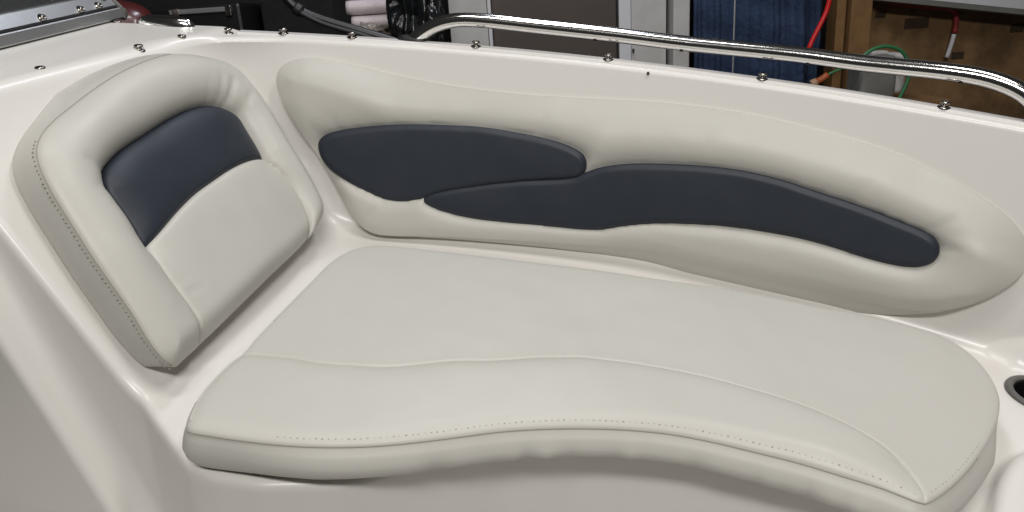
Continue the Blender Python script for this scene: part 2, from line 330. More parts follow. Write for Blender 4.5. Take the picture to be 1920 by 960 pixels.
def liner(h=.0055, lo=(-1.36, .30, .03), hi=(1.27, 1.86, .85)):
    lo = np.array(lo); n = np.ceil((np.array(hi) - lo) / h).astype(int); n = (n // 8 + 1) * 8
    bc = [lo[i] + (np.arange(n[i] // 8) * 8 + 3.5) * h for i in range(3)]
    C = np.stack(np.meshgrid(*bc, indexing='ij'), -1).reshape(-1, 3)
    fc = sdf(C); act = np.abs(fc) < h * 8 * 1.35
    F = np.repeat(np.repeat(np.repeat(np.sign(fc).reshape(n // 8).astype(np.float32), 8, 0), 8, 1), 8, 2)
    bi = np.argwhere(act.reshape(n // 8)) * 8
    off = np.stack(np.meshgrid(*[np.arange(8)] * 3, indexing='ij'), -1).reshape(-1, 3)
    for c in range(0, len(bi), 600):
        idx = (bi[c:c + 600, None] + off[None]).reshape(-1, 3)
        F[idx[:, 0], idx[:, 1], idx[:, 2]] = sdf(lo + idx * h)
    sg = F > 0
    a = sg[:-1, :-1, :-1]; mixed = np.zeros(a.shape, bool)
    cor = [(i, j, k) for i in (0, 1) for j in (0, 1) for k in (0, 1)]
    sl = lambda o: tuple(slice(q, sg.shape[d] - 1 + q) for d, q in enumerate(o))
    for o in cor[1:]: mixed |= sg[sl(o)] != a
    cell = np.argwhere(mixed); vid = np.full(mixed.shape, -1, np.int32); vid[mixed] = np.arange(len(cell))
    acc = np.zeros((len(cell), 3)); cnt = np.zeros(len(cell))
    for p in cor:
        for d in range(3):
            if p[d]: continue
            q = list(p); q[d] = 1
            A = cell + np.array(p); B = cell + np.array(q)
            fa = F[A[:, 0], A[:, 1], A[:, 2]]; fb = F[B[:, 0], B[:, 1], B[:, 2]]
            m = (fa > 0) != (fb > 0); t = np.where(m, fa / np.where(m, fa - fb, 1), 0)
            acc[m] += (A + (B - A) * t[:, None])[m]; cnt[m] += 1
    V = lo + acc / cnt[:, None] * h
    def grad(V):
        e = 4e-4; g = np.stack([sdf(V + np.eye(3)[i] * e) - sdf(V - np.eye(3)[i] * e) for i in range(3)], 1); return g / (2 * e)
    for _ in range(3):
        g = grad(V); st = sdf(V) / np.maximum((g * g).sum(1), .2); st = np.clip(st, -h * .7, h * .7); V = V - g * st[:, None]
    g = grad(V); g /= np.linalg.norm(g, axis=1)[:, None] + 1e-9
    Q = []
    for d in range(3):
        e = [0, 0, 0]; e[d] = 1
        s0 = sg[tuple(slice(0, sg.shape[k] - (1 if k == d else 0)) for k in range(3))]; s1 = sg[tuple(slice(e[k], None) for k in range(3))]
        ed = np.argwhere(s0 != s1); u, v = [(1, 2), (2, 0), (0, 1)][d]
        ok = (ed[:, u] > 0) & (ed[:, v] > 0) & (ed[:, u] < sg.shape[u] - 1) & (ed[:, v] < sg.shape[v] - 1); ed = ed[ok]
        q = []
        for du, dv in ((-1, -1), (0, -1), (0, 0), (-1, 0)):
            o = ed.copy(); o[:, u] += du; o[:, v] += dv; q.append(vid[o[:, 0], o[:, 1], o[:, 2]])
        q = np.stack(q, 1); fl = sg[ed[:, 0], ed[:, 1], ed[:, 2]]
        q[fl] = q[fl][:, ::-1]; Q.append(q)
    Q = np.vstack(Q); Q = Q[(Q >= 0).all(1)]
    return V, Q, g
V, Q, G = liner()
boat = empty('motor_boat', (0, 1.0, 0.06))
tag(boat, 'cream white motor boat bow with moulded gelcoat walls, snaps and steel handrail', 'boat')
me = bpy.data.meshes.new('hull_liner'); me.vertices.add(len(V)); me.vertices.foreach_set('co', V.ravel())
me.loops.add(Q.size); me.loops.foreach_set('vertex_index', Q.ravel().astype(np.int32))
me.polygons.add(len(Q)); me.polygons.foreach_set('loop_start', np.arange(0, Q.size, 4, dtype=np.int32))
me.update(calc_edges=True); me.validate()
me.polygons.foreach_set('use_smooth', np.ones(len(me.polygons), bool))
me.normals_split_custom_set_from_vertices(G.tolist())
me.materials.append(M['gel'])
BI = Matrix.Translation(boat.location).inverted()
def bpart(o, parent=None):
    """make o a part of the boat without moving it"""
    o.parent = parent or boat
    o.matrix_parent_inverse = BI if parent is None else parent.matrix_world.inverted()
    return o
ln = bpy.data.objects.new('hull_liner', me); COL.objects.link(ln); bpart(ln)

# raised cap strip along the gunwale
xs = np.linspace(-.64, 1.26, 160); prof = [(.016, -.002), (.0175, .0026), (.020, .0040), (.044, .0040), (.048, .0026), (.050, -.002)]
Vv = []; Ff = []
for x in xs:
    s = np.polyval(np.polyder(YT), x); nn = np.array([-s, 1]) / math.hypot(1, s); p = np.array([x, np.polyval(YT, x)])
    for d, hz in prof:
        q = p + nn * d; Vv.append((q[0], q[1], ZG + hz))
K = len(prof)
for i in range(len(xs) - 1):
    for k in range(K - 1): Ff.append((i * K + k, (i + 1) * K + k, (i + 1) * K + k + 1, i * K + k + 1))
Ff = [f[::-1] for f in Ff]; Ff += [tuple(range(K)), tuple(range((len(xs) - 1) * K, len(xs) * K))[::-1]]
o = pym('gunwale_cap', Vv, Ff, 'capw', smooth=False); bpart(o)

# snap fasteners on the gunwale and console edge
sp = [(a * 1.22, b * 1.22) for a, b in ((.0095, 0), (.0095, .0012), (.0080, .0022), (.0048, .0026), (.0042, .0058), (.0056, .0064), (.0072, .0074), (.0072, .0090), (.0058, .0104), (.0030, .0108))]
sv, sf = lathe_vf(sp, 18); sme = bpy.data.meshes.new('snap'); sme.from_pydata(sv, [], sf); sme.update()
sme.materials.append(M['snapm']); sme.polygons.foreach_set('use_smooth', np.ones(len(sme.polygons), bool))
def on_cap(x, d=.026, dz=.004):
    s = np.polyval(np.polyder(YT), x); k = math.hypot(1, s); return (x - s / k * d, np.polyval(YT, x) + d / k, ZG + dz)
snaps = [(-.832, 1.270, ZG), (-.760, 1.478, ZG), (-.722, 1.592, ZG), (-.660, 1.690, ZG), on_cap(-.540), on_cap(-.386), on_cap(-.108), on_cap(.176), on_cap(.472), on_cap(.758), (-.915, 1.705, ZG), (-1.0, 1.60, ZG)]
for k, p in enumerate(snaps):
    o = bpy.data.objects.new('snap', sme); COL.objects.link(o); o.location = Vector(p) - Vector((0, 0, .0006)); o.rotation_euler = (0, 0, k * .7); bpart(o)

# steel handrail
RAILP = RAIL[:5] + RAIL[5:] + [[0.897, 1.272, .846], [.905, 1.265, .83], [.912, 1.258, .812]]
rail_path = resample(RAILP, step=.008, closed=False)
for _ in range(6): rail_path[1:-1] = .25 * rail_path[:-2] + .5 * rail_path[1:-1] + .25 * rail_path[2:]
rail = pym('handrail', *tube_vf(rail_path, .0155, 28), 'chrome'); bpart(rail)
for i, f in enumerate((.33, .47, .66, .86)):
    p = rail_path[int(f * len(rail_path))]
    v, fc = lathe_vf([(.0045, 0), (.0045, .002), (.003, .0026)], 12)
    mt = Matrix.Translation(Vector(p) + Vector((-.001, -.0075, -.0135))) @ Vector((0, -.5, -.87)).to_track_quat('Z', 'Y').to_matrix().to_4x4() @ Matrix.Translation((0, 0, -.001))
    bpart(pym('drain_hole', [mt @ Vector(q) for q in v], fc, 'hole'), rail)
def footpad(p, ang):
    out = []; n = 28
    for k in range(n):
        a = 2 * math.pi * k / n; ca, sa = math.cos(a), math.sin(a)
        out.append((.034 * math.copysign(abs(ca) ** .7, ca), .017 * math.copysign(abs(sa) ** .8, sa)))
    V_ = []; F_ = []
    rows = [(1, 0), (1.02, .004), (.94, .009), (.70, .0125)]
    for s_, z_ in rows:
        for x_, y_ in out: V_.append((x_ * s_, y_ * s_, z_))
    for r_ in range(len(rows) - 1):
        for k in range(n): F_.append((r_ * n + k, r_ * n + (k + 1) % n, (r_ + 1) * n + (k + 1) % n, (r_ + 1) * n + k))
    F_.append(tuple((len(rows) - 1) * n + k for k in range(n)))
    mt = Matrix.Translation(p) @ Matrix.Rotation(ang, 4, 'Z')
    bpart(pym('rail_foot', [mt @ Vector(q) for q in V_], F_, 'rubber'), rail)
footpad((rail_path[0][0] + .004, rail_path[0][1], ZG + .0005), -.16); footpad((.908, 1.262, ZG + .0005), -.66)
for (s_, z_, r_) in ((.2625, .8155, .0032), (.4736, .428, .0022)):
    p = Vector((s_, yw(s_, z_), z_)); v, fc = lathe_vf([(r_, 0), (r_, .001), (r_ * .7, .0014)], 10)
    mt = Matrix.Translation(p) @ Vector((-.3, -1, .1)).to_track_quat('Z', 'Y').to_matrix().to_4x4() @ Matrix.Translation((0, 0, -.0004))
    if z_ > .8: mt = Matrix.Translation(Vector((s_, yw(s_, .80) , .8115))) @ Vector((-.2, -.8, .6)).to_track_quat('Z', 'Y').to_matrix().to_4x4() @ Matrix.Translation((0, 0, .0005))
    bpart(pym('screw_hole', [mt @ Vector(q) for q in v], fc, 'hole'))

# cup holder
cp = [(.0495, 0), (.0505, .0025), (.0490, .0046), (.0455, .0052), (.0420, .0040), (.0405, .0005), (.0400, -.006), (.0385, -.070), (.0370, -.076), (.001, -.076)]
v, fc = lathe_vf(cp, 48); mt = Matrix.Translation((.931, 1.060, ZL + .0006))
cup = pym('cup_holder', [mt @ Vector(q) for q in v], fc, 'black'); bpart(cup)
v, fc = lathe_vf([(.0540, -.0002), (.0560, .0020), (.0548, .0050), (.0510, .0066), (.0455, .0062), (.0425, .0040), (.0415, -.001)], 48)
bpart(pym('rim', [mt @ Vector(q) for q in v], fc[:-1], 'rimm'), cup)

# ------------------------------------------------------------------ seat cushion
SEATO = resample(SEAT, step=.007); WV = resample(WAVE, step=.007, closed=False)
def seat_map(UV, h): return np.column_stack([UV[:, 0], UV[:, 1], .48 + h])
ZB = .4035 - .48
def seat_front_mask(c):
    # polygon: front of the outline up to the wavy seam
    return inside(c, FRONTP)
i0 = int(np.argmin(np.linalg.norm(SEATO - WV[0], axis=1))); i1 = int(np.argmin(np.linalg.norm(SEATO - WV[-1], axis=1)))
seq = [(i0 + k) % len(SEATO) for k in range((i1 - i0) % len(SEATO) + 1)]
WV[0] = SEATO[i0]; WV[-1] = SEATO[i1]
FRONTP = np.vstack([SEATO[seq], WV[::-1][1:-1]])
def seat_H(UV):
    d = dist_poly(UV, SEATO, True); ds = dist_poly(UV, WV); fr = inside(UV, FRONTP)
    # soft roll at the sides and back, crisp sewn edge along the front
    frontness = np.clip((1.02 - UV[:, 1]) / .12, 0, 1) * np.clip((.80 - UV[:, 0]) / .1, 0, 1)
    rr = .012 + .010 * (1 - frontness); ed = .004 + .003 * (1 - frontness)
    t = np.clip(d / rr, 0, 1); h = -ed * (1 - np.sqrt(np.clip(1 - (1 - t) ** 2, 0, 1)))
    h += .004 * (1 - np.exp(-d / .09)) + (.0016 * noise2(UV, 15, 3) + .00035 * noise2(UV, 60, 4)) * np.clip(d / .05, 0, 1)
    taper = np.clip(dist_poly(UV, WV[-1:].repeat(2, 0)) / .12, 0, 1) * np.clip(d / .02, 0, 1)
    grow = np.interp(UV[:, 0], [-.42, -.2, .1, .4], [.010, .010, .014, .020])
    h += np.where(fr, grow * (1 - np.exp(-(ds / .017) ** 1.05)) * np.exp(-ds / .25) * taper, 0)
    h += np.where(fr, 0, .0009 * (1 - np.exp(-(ds / .0025) ** 2)) * np.exp(-(ds / .009) ** 1.5) * taper)
    h -= .0035 * np.exp(-(ds / .0020) ** 2) * np.clip(taper + .3, 0, 1)
    # faint sink lines
    for (ax, ay, bx, by, wd, dp) in ((-.02, .93, -.01, .86, .006, .0007), (.0, .935, .005, .88, .005, .0006), (.50, .80, .54, .77, .006, .0014), (.12, 1.12, .28, 1.20, .05, .002)):
        h -= dp * np.exp(-(dist_poly(UV, np.array([[ax, ay], [bx, by]])) / wd) ** 2)
    return h
seat = tag(empty('seat_cushion', (.15, 1.0, .405)), 'long cream vinyl seat cushion with wavy front seam lying on the bench', 'seat cushion')
def child(o, par):
    o.parent = par; o.matrix_parent_inverse = Matrix.Translation(par.location).inverted(); return o
for nm, m_, X, T in quilt(SEATO, [WV], .0085, [.0015, .0035, .006, .010, .015, .022, .030], [.0008, .0016, .0026, .004, .006, .009, .013, .018, .024, .033], seat_H, seat_map, [('front_panel', 'vinyl', seat_front_mask), ('top_panel', 'vinyl', None)]):
    child(pym(nm, X, T, m_), seat)
he = seat_H(SEATO); no = normals2(SEATO)
xx = SEATO[:, 0]; isf = np.clip((.90 - SEATO[:, 1]) / .06, 0, 1)          # front edge of the cushion
mid = isf * np.exp(-((xx - .17) / .22) ** 2)
tk = np.linspace(0, 1, 15); prof = []
arc = np.concatenate([[0], np.cumsum(np.linalg.norm(np.diff(SEATO, axis=0), axis=1))])
wr = np.zeros(len(xx)); r_ = np.random.RandomState(5)
for k in range(16):
    c_ = r_.uniform(-.1, .50); wr += r_.uniform(.4, 1) * np.exp(-((xx - c_) / r_.uniform(.006, .016)) ** 2) * (1 if k % 2 else -1)
wr = wr * isf
for t in tk:
    bulge = (.004 + .014 * isf * np.clip((xx + .45) / .2, .45, 1)) * math.sin(math.pi * min(t * 1.0, 1)) ** 1.0 - (.011 + .016 * isf * np.clip((xx + .42) / .25, .1, 1) + .020 * mid) * max(0, (t - .42) / .58) ** 1.7
    bulge = bulge + .0034 * wr * math.exp(-((t - .55) / .22) ** 2)
    if t == 0: bulge = bulge * 0 - .0002
    hh = he * (1 - t) + ZB * t - (.0016 if 0 < t < .1 else 0)
    prof.append((bulge, hh))
prof.append((-.06, np.full(len(xx), ZB)))
child(pym('boxing', *skirt(SEATO, he, prof, seat_map), 'vinyl'), seat)
# stitching: one row of little sunk thread marks behind the sewn edge
def stitches(name, line, MAPH, step, ln_, wd, par, m_='thread', up_=.0003):
    P = resample(line, step=step, closed=False); T_ = np.gradient(P, axis=0); T_ /= np.linalg.norm(T_, axis=1)[:, None]
    N_ = np.stack([T_[:, 1], -T_[:, 0]], 1); n = len(P)
    P = P + T_ * rng.uniform(-.0007, .0007, (n, 1)) + N_ * rng.uniform(-.0003, .0003, (n, 1)); k_ = rng.uniform(.45, 1.05, (n, 1)); T_ = T_ * k_; N_ = N_ * k_
    cs = [P + T_ * a * ln_ / 2 + N_ * b * wd / 2 for a, b in ((-1, -.5), (-.5, -1), (.5, -1), (1, -.5), (1, .5), (.5, 1), (-.5, 1), (-1, .5))]
    V_ = np.vstack([MAPH(c_, up_) for c_ in cs] + [MAPH(c_, up_ - .0012) for c_ in cs]); F_ = []
    for i in range(n):
        F_.append(tuple(k * n + i for k in range(8)))
        for k in range(8): F_.append((k * n + i, (8 + k) * n + i, (8 + (k + 1) % 8) * n + i, ((k + 1) % 8) * n + i))
    o_ = child(pym(name, V_, F_, m_, smooth=False), par); o_['kind'] = 'stuff'; return o_
fi = [i for i in range(len(SEATO)) if isf[i] > .98 and -.30 < xx[i] < .535]
fi = sorted(fi, key=lambda i: xx[i])
fi = [i for i in fi if SEATO[i, 1] < .84 and no[i, 1] < -.5]
stitches('stitching', SEATO[fi] - no[fi] * .0075, lambda c_, u_: seat_map(c_, seat_H(c_) + u_), .0085, .0026, .0016, seat)
fr_ = [i for i in range(len(SEATO)) if .56 < xx[i] < .68 and SEATO[i, 1] < .84 and no[i, 0] > .3]
stitches('stitching', SEATO[fr_] - no[fr_] * .007, lambda c_, u_: seat_map(c_, seat_H(c_) + u_), .0085, .0026, .0016, seat)
# thread bead along the sewn front edge
def bead(name, line2, MAPH, r, m_, par, dz=0):
    P = MAPH(line2, dz); return child(pym(name, *tube_vf(P, r, 8), m_), par)
fl = [i for i in range(len(SEATO)) if (SEATO[i, 1] < .835 and xx[i] < .66)]
fl = sorted(fl, key=lambda i: (i - i0) % len(SEATO))
bead('seam_thread', SEATO[fl] + no[fl] * .0006, lambda c_, u_: seat_map(c_, seat_H(c_) - .0022), .0008, 'thread', seat)

wi_ = [i for i in range(len(SEATO)) if xx[i] < -.34 and .785 < SEATO[i, 1] < 1.06]
wi_ = sorted(wi_, key=lambda i: SEATO[i, 1])
bead('welt', SEATO[wi_] - no[wi_] * .0055, lambda c_, u_: seat_map(c_, seat_H(c_) + .0002), .0016, 'vinyl', seat)

# ------------------------------------------------------------------ backrest cushion
BO = blur_closed(resample(BACK, step=.006), 8)
def slope_map(UV, h): return SL_P + UV[:, :1] * SL_U + UV[:, 1:2] * SL_V + (h[:, None] + .002) * SL_N
RIM = np.array(DARKLEFT[1:][::1] + DARKTOP)                                # around the slate inset: left, top, right
LS = resample(LEFTSEAM, step=.006, closed=False); RS = resample(RIGHTSEAM, step=.006, closed=False)
RIMS = resample([DARKLEFT[0]] + DARKLEFT[1:] + DARKTOP, step=.006, closed=False)
DB = resample(DARKBOT, step=.006, closed=False)
INNER = np.vstack([LS[::-1], RIMS[1:-1], RS])                              # inner panel outline (open at the bottom edge)
LS[-1] += (LS[-1] - LS[-3]) * .6; RS[-1] += (RS[-1] - RS[-3]) * .6
INP = np.vstack([LS[::-1], RIMS[1:-1], RS])
DARKP = np.vstack([RIMS, DB[1:-1]])
T_BACK = .075
def back_H(UV):
    d = dist_poly(UV, BO, True); di = dist_poly(UV, np.vstack([LS[::-1], RIMS[1:-1], RS])); dt = dist_poly(UV, RIMS); db = dist_poly(UV, DB)
    inn = inside(UV, INP); dk = inside(UV, DARKP)
    bot = np.clip((.12 - UV[:, 1]) / .09, 0, 1) * np.clip((UV[:, 0] - .02) / .05, 0, 1)
    right = np.clip((UV[:, 0] - .50) / .10, 0, 1)
    soft = np.maximum(bot, right * .9)
    rr = .010 + .045 * soft; ed = .003 + .034 * soft
    t = np.clip(d / rr, 0, 1); h = T_BACK - ed * (1 - np.sqrt(np.clip(1 - (1 - t) ** 2, 0, 1)))
    fade = np.clip((UV[:, 1] - .01) / .20, 0, 1)
    a = d / (d + di + 1e-6)
    puff = .021 * np.sin(np.pi * np.clip(a, 0, 1)) ** .8 * (.42 + .58 * fade)
    h += np.where(inn, 0, puff)
    # deep tuck where the roll meets the slate inset
    h -= np.where(inn, .015 * np.exp(-dt / .030), .015 * np.exp(-(dt / .013) ** 1.1))
    h -= .004 * np.exp(-(di / .004) ** 2)
    h += np.where(dk, .006 * (1 - np.exp(-db / .010)) * (1 - np.exp(-dt / .02)), 0)
    h -= np.where(inn, .0045 * np.exp(-(db / .003) ** 2), 0)
    h += np.where(inn & ~dk, .007 * (1 - np.exp(-db / .012)) * (1 - np.exp(-di / .05)), 0)
    h += (.0014 * noise2(UV, 18, 9) + .00035 * noise2(UV, 70, 10)) * np.clip(d / .05, 0, 1)
    # puckers running out from the corners of the inset, creases beside the lower seam
    for (ax, ay, bx, by, wd, dp) in ((.545, .352, .585, .385, .006, .0050), (.528, .362, .560, .400, .005, .0032), (.566, .325, .605, .345, .006, .0036), (.180, .330, .150, .355, .006, .0030), (.163, .305, .130, .312, .006, .0022), (.146, .096, .175, .090, .004, .0016), (.140, .120, .160, .118, .003, .0010), (.500, .370, .515, .40, .005, .0015)):
        q = np.array([[ax, ay], [bx, by]]); h -= dp * np.exp(-(dist_poly(UV, q) / wd) ** 2)
    return h
back = tag(empty('backrest_cushion', tuple(SL_P)), 'cream vinyl backrest with slate blue inset leaning on the console', 'backrest')
for nm, m_, X, T in quilt(BO, [INP, DB], .0075, [.0015, .0035, .006, .010, .015, .021, .028, .036], [.0015, .003, .005, .008, .012, .017, .023], back_H, slope_map,
                          [('inset_panel', 'slate', lambda c_: inside(c_, DARKP)), ('lower_panel', 'vinyl', lambda c_: inside(c_, INP)), ('rolled_border', 'vinyl', None)]):
    o = child(pym(nm, X, T, m_), back)
    if nm == 'inset_panel': o['label'] = 'slate blue vinyl inset panel'
he = back_H(BO); no = normals2(BO)
topness = np.clip((BO[:, 0] - .07) / .2, 0, 1) * np.clip(no[:, 1] / .5, 0, 1); leftness = np.clip(-no[:, 0], 0, 1); bott = np.clip(-no[:, 1], 0, 1)
prof = []
for t in np.linspace(0, 1, 13):
    off = .036 * topness * t ** .8 + (.003 * leftness) * math.sin(math.pi * t) - .012 * bott * t - .026 * np.clip((.13 - BO[:, 1]) / .13, 0, 1) ** 1.6 * np.maximum(leftness, np.clip((.10 - BO[:, 0]) / .08, 0, 1)) * t - (.004 if t > .93 else 0)
    hh = he * (1 - t) + .006 * t - (.0015 if 0 < t < .1 else 0)
    prof.append((off if t > 0 else off * 0 - .0002, hh))
prof.append((prof[-1][0] - .03, prof[-1][1] - .004))
child(pym('boxing', *skirt(BO, he, prof, slope_map), 'vinyl'), back)
# backing board edge under the boxing
BBk = BO + no * (np.asarray(prof[-2][0]) - .004)[:, None]
pb_ = [(-.004, .0075), (.001, .004), (0, -.002), (-.03, -.003)]
child(pym('backing_board', *skirt(BBk, None, pb_, slope_map), 'gel'), back)
li = [i for i in range(len(BO)) if (BO[i, 0] < .12 and BO[i, 1] > .02 and no[i, 0] < -.35)]
li = sorted(li, key=lambda i: BO[i, 1])
def back_side(c_, u_):
    h_ = back_H(c_); return slope_map(c_, h_ + u_)
LSt = BO[li] + no[li] * .0015
stitches('stitching', LSt, lambda c_, u_: slope_map(c_, np.interp(c_[:, 1], BO[li][:, 1], he[li]) - .0055 + (u_ - .0003) * 2), .0075, .0028, .0034, back)
lt = [i for i in range(len(BO)) if (no[i, 0] < -.1 or no[i, 1] > .25) and BO[i, 0] < .50 and BO[i, 1] > .02]
j0 = min(lt, key=lambda i: BO[i, 1]); lt = sorted(lt, key=lambda i: (i - j0) % len(BO))
sgn = 1 if (lt[1] - lt[0]) % len(BO) == 1 else -1
bead('seam_thread', BO[lt] + no[lt] * .0004, lambda c_, u_: slope_map(c_, back_H(c_) - .0010), .0007, 'thread', back)

# ------------------------------------------------------------------ side bolster with two slate pads
XS = np.linspace(-1.2, 1.3, 2501); ym = yw(XS, .61); SS = np.concatenate([[0], np.cumsum(np.hypot(np.diff(XS), np.diff(ym)))]); SS -= np.interp(0, XS, SS)
def wall_map(UV, h):
    x = np.interp(UV[:, 0], SS, XS); z = ZL + UV[:, 1]; e = 1e-3
    y = yw(x, z); gx = (yw(x + e, z) - yw(x - e, z)) / (2 * e); gz = (yw(x, z + e) - yw(x, z - e)) / (2 * e)
    n = np.column_stack([gx, -np.ones(len(x)), gz]); n /= np.linalg.norm(n, axis=1)[:, None]
    return np.column_stack([x, y, z]) + n * (h[:, None] + .001)
LO = blur_closed(resample(BOL, step=.0075), 8)
PD = [blur_closed(resample(p, step=.005), 2) for p in (PAD1, PAD2)]
def bol_H(UV):
    d = dist_poly(UV, LO, True); dp = np.minimum(dist_poly(UV, PD[0], True), dist_poly(UV, PD[1], True)); ip = inside(UV, PD[0]) | inside(UV, PD[1])
    low = np.clip((.20 - UV[:, 1]) / .14, 0, 1); lft = np.clip((-.28 - UV[:, 0]) / .20, 0, 1); rgt = np.clip((UV[:, 0] - .78) / .2, 0, 1)
    lft = lft * (.35 + .65 * np.clip((.385 - UV[:, 1]) / .10, 0, 1))
    ed = .011 + .031 * np.maximum(low, lft * .85); top = .050
    # upper side: long gentle swell; lower side and ends: tighter roll
    above = np.clip((UV[:, 1] - .12) / .10, 0, 1)
    rr = .030 + .072 * above * (1 - lft * .75)
    t = np.clip(d / rr, 0, 1); h = ed + (top - ed) * np.sin(t * np.pi / 2) ** (.9 + .2 * above * (1 - lft))
    sc = np.where(above > .5, .026, .016); deep = np.where(above > .5, .022, .010)
    aw = np.clip((UV[:, 1] - .10) / .09, 0, 1); sc = .016 + .014 * aw; deep = .011 + .012 * aw
    h -= np.where(ip, deep + .004, deep * np.exp(-(dp / sc) ** 1.2))
    h += (.0016 * noise2(UV, 14, 21) + .0004 * noise2(UV, 55, 22)) * np.clip(d / .05, 0, 1) * (~ip)
    h -= .0022 * np.exp(-(dist_poly(UV, np.array([[.165, .20], [.185, .235]])) / .006) ** 2) + .003 * np.exp(-(dist_poly(UV, np.array([[.866, .19], [.89, .195]])) / .006) ** 2)
    for (ax, ay, bx, by, wd, dp_) in ((.84, .215, .875, .245, .007, .0016), (.70, .235, .72, .275, .010, .0012), (-.43, .205, -.46, .235, .008, .0018), (-.40, .225, -.415, .26, .008, .0014), (-.30, .08, -.33, .05, .008, .0014), (.40, .26, .41, .30, .012, .0010), (.05, .265, .06, .30, .012, .0010)):
        h -= dp_ * np.exp(-(dist_poly(UV, np.array([[ax, ay], [bx, by]])) / wd) ** 2) * (~ip)
    return np.maximum(h, .006)
bol = tag(empty('side_bolster', tuple(wall_map(np.array([[.2, .03]]), np.array([.0]))[0])), 'long cream vinyl side bolster with two slate blue pads on the hull wall', 'bolster')
for nm, m_, X, T in quilt(LO, [], .008, [.0015, .004, .007, .011, .016, .022, .029, .037], [], bol_H, wall_map, [('padded_body', 'vinyl', None)]):
    child(pym(nm, X, T, m_), bol)
he = bol_H(LO); no = normals2(LO); prof = []
dn_ = np.clip(-no[:, 1], 0, 1) + .5 * np.clip(-no[:, 0], 0, 1)
wl_ = np.interp(LO[:, 0], [-.4, -.2, .1, .4, .75, .9], [-.35, .2, .5, 1, 1, .2]) * np.clip(-no[:, 1] * 1.5 - .2, 0, 1)
for t in np.linspace(0, 1, 9): prof.append((.004 * dn_ * math.sin(math.pi * t) + (.044 * wl_ - .010 * np.clip(-no[:, 0], 0, 1)) * t if t else -.0002, he * (1 - t) - .002 * t - (.0008 if 0 < t < .2 else 0)))
child(pym('boxing', *skirt(LO, he, prof, wall_map), 'vinyl'), bol)
for k, P in enumerate(PD):
    def pad_H(UV, P=P, k=k):
        d = dist_poly(UV, P, True); t = np.clip(d / .010, 0, 1)
        lift = .040 + (.0010 * noise2(UV, 22, 40 + k) + .00025 * noise2(UV, 80, 50 + k))
        return lift + .0055 * (np.sin(t * np.pi / 2)) + .0025 * (1 - np.exp(-d / .03))
    for nm, m_, X, T in quilt(P, [], .007, [.001, .0025, .0045, .007, .010, .014], [], pad_H, wall_map, [('accent_pad', 'slate', None)]):
        pad = child(pym(nm, X, T, m_), bol)
        pad['label'] = ('slate blue leaf-shaped pad, the upper left one', 'slate blue long wavy pad, the lower right one')[k]
    hp = pad_H(P); hb = bol_H(P) * 0 + .012
    pv, pf = skirt(P, hp, [(-.0001, hp), (.0012, hp - .002), (.0016, hp - .005), (.0010, hp * .5 + .008), (-.001, hb)], wall_map)
    e_ = pym('pad_edge', pv, pf, 'slate'); e_.parent = pad; e_.matrix_parent_inverse = (Matrix.Translation(bol.location) @ pad.matrix_parent_inverse).inverted()

# ------------------------------------------------------------------ windshield on the console deck (part of the boat)
WO = Vector((-.972, 1.400, ZG)); WA = Vector((.150, .9887, 0)).normalized(); WL = Vector((WA.y, -WA.x, 0))
def wpt(s, p, q): return WO + WA * s + WL * p + Vector((0, 0, q if q < .012 else .012 + (q - .012) * .76))
def extrude(name, prof, s0, s1, m_, par=None, n=2, smooth=False):
    V_ = []; F_ = []; K_ = len(prof)
    for s in np.linspace(s0, s1, n):
        for p, q in prof: V_.append(wpt(s, p, q))
    for i in range(n - 1):
        for k in range(K_): F_.append((i * K_ + k, i * K_ + (k + 1) % K_, (i + 1) * K_ + (k + 1) % K_, (i + 1) * K_ + k))
    F_ += [tuple(range(K_))[::-1], tuple((n - 1) * K_ + k for k in range(K_))]
    return bpart(pym(name, V_, F_, m_, smooth=smooth), par)
wsf = extrude('windshield_frame', [(0, .012), (.003, .016), (-.002, .040), (-.004, .042), (-.0125, .042), (-.0135, .0475), (-.012, .049), (-.030, .078), (-.034, .080), (-.046, .076), (-.030, .012)], -.95, .345, 'alu')
extrude('rubber_seal', [(-.006, -.002), (-.008, .013), (-.026, .013), (-.024, -.002)], -.94, .33, 'rubber', wsf)
extrude('dark_insert', [(-.0055, .0405), (-.0065, .0465), (-.0125, .0475), (-.0125, .0415)], -.945, .343, 'rubber', wsf)
extrude('glass_pane', [(-.0335, .074), (-.0415, .070), (-.320, .370), (-.312, .374)], -.93, .30, 'glass', wsf)
extrude('end_cap', [(.004, .012), (.000, .044), (-.030, .081), (-.048, .077), (-.032, .011)], .346, .352, 'grey', wsf)
v, fc = lathe_vf([(.014, 0), (.014, .004), (.012, .0055)], 20)
mt = Matrix.Translation(wpt(.354, -.006, .022)) @ WL.to_track_quat('Z', 'Y').to_matrix().to_4x4()
bpart(pym('plastic_tab', [mt @ Vector(q) for q in v], fc, 'grey'), wsf)
kv, kf = lathe_vf([(.0098, 0), (.0098, .0016), (.0072, .0030), (.0066, .0062), (.0054, .0078), (.0030, .0084), (.0028, .0070)], 18)
nrm = (WL * .86 + Vector((0, 0, .50))).normalized()
sm = bpy.data.meshes.new('screw'); sm.from_pydata(kv, [], kf); sm.update(); sm.materials.append(M['snapm']); sm.polygons.foreach_set('use_smooth', np.ones(len(sm.polygons), bool))
for s_, p_, q_ in ((.122, -.016, .054), (.235, -.016, .054), (.292, -.016, .054), (.325, -.027, .072), (.06, -.075, .112)):
    o = bpy.data.objects.new('screw', sm); COL.objects.link(o)
    o.matrix_world = Matrix.Translation(wpt(s_, p_, q_)) @ nrm.to_track_quat('Z', 'Y').to_matrix().to_4x4(); bpart(o, wsf)
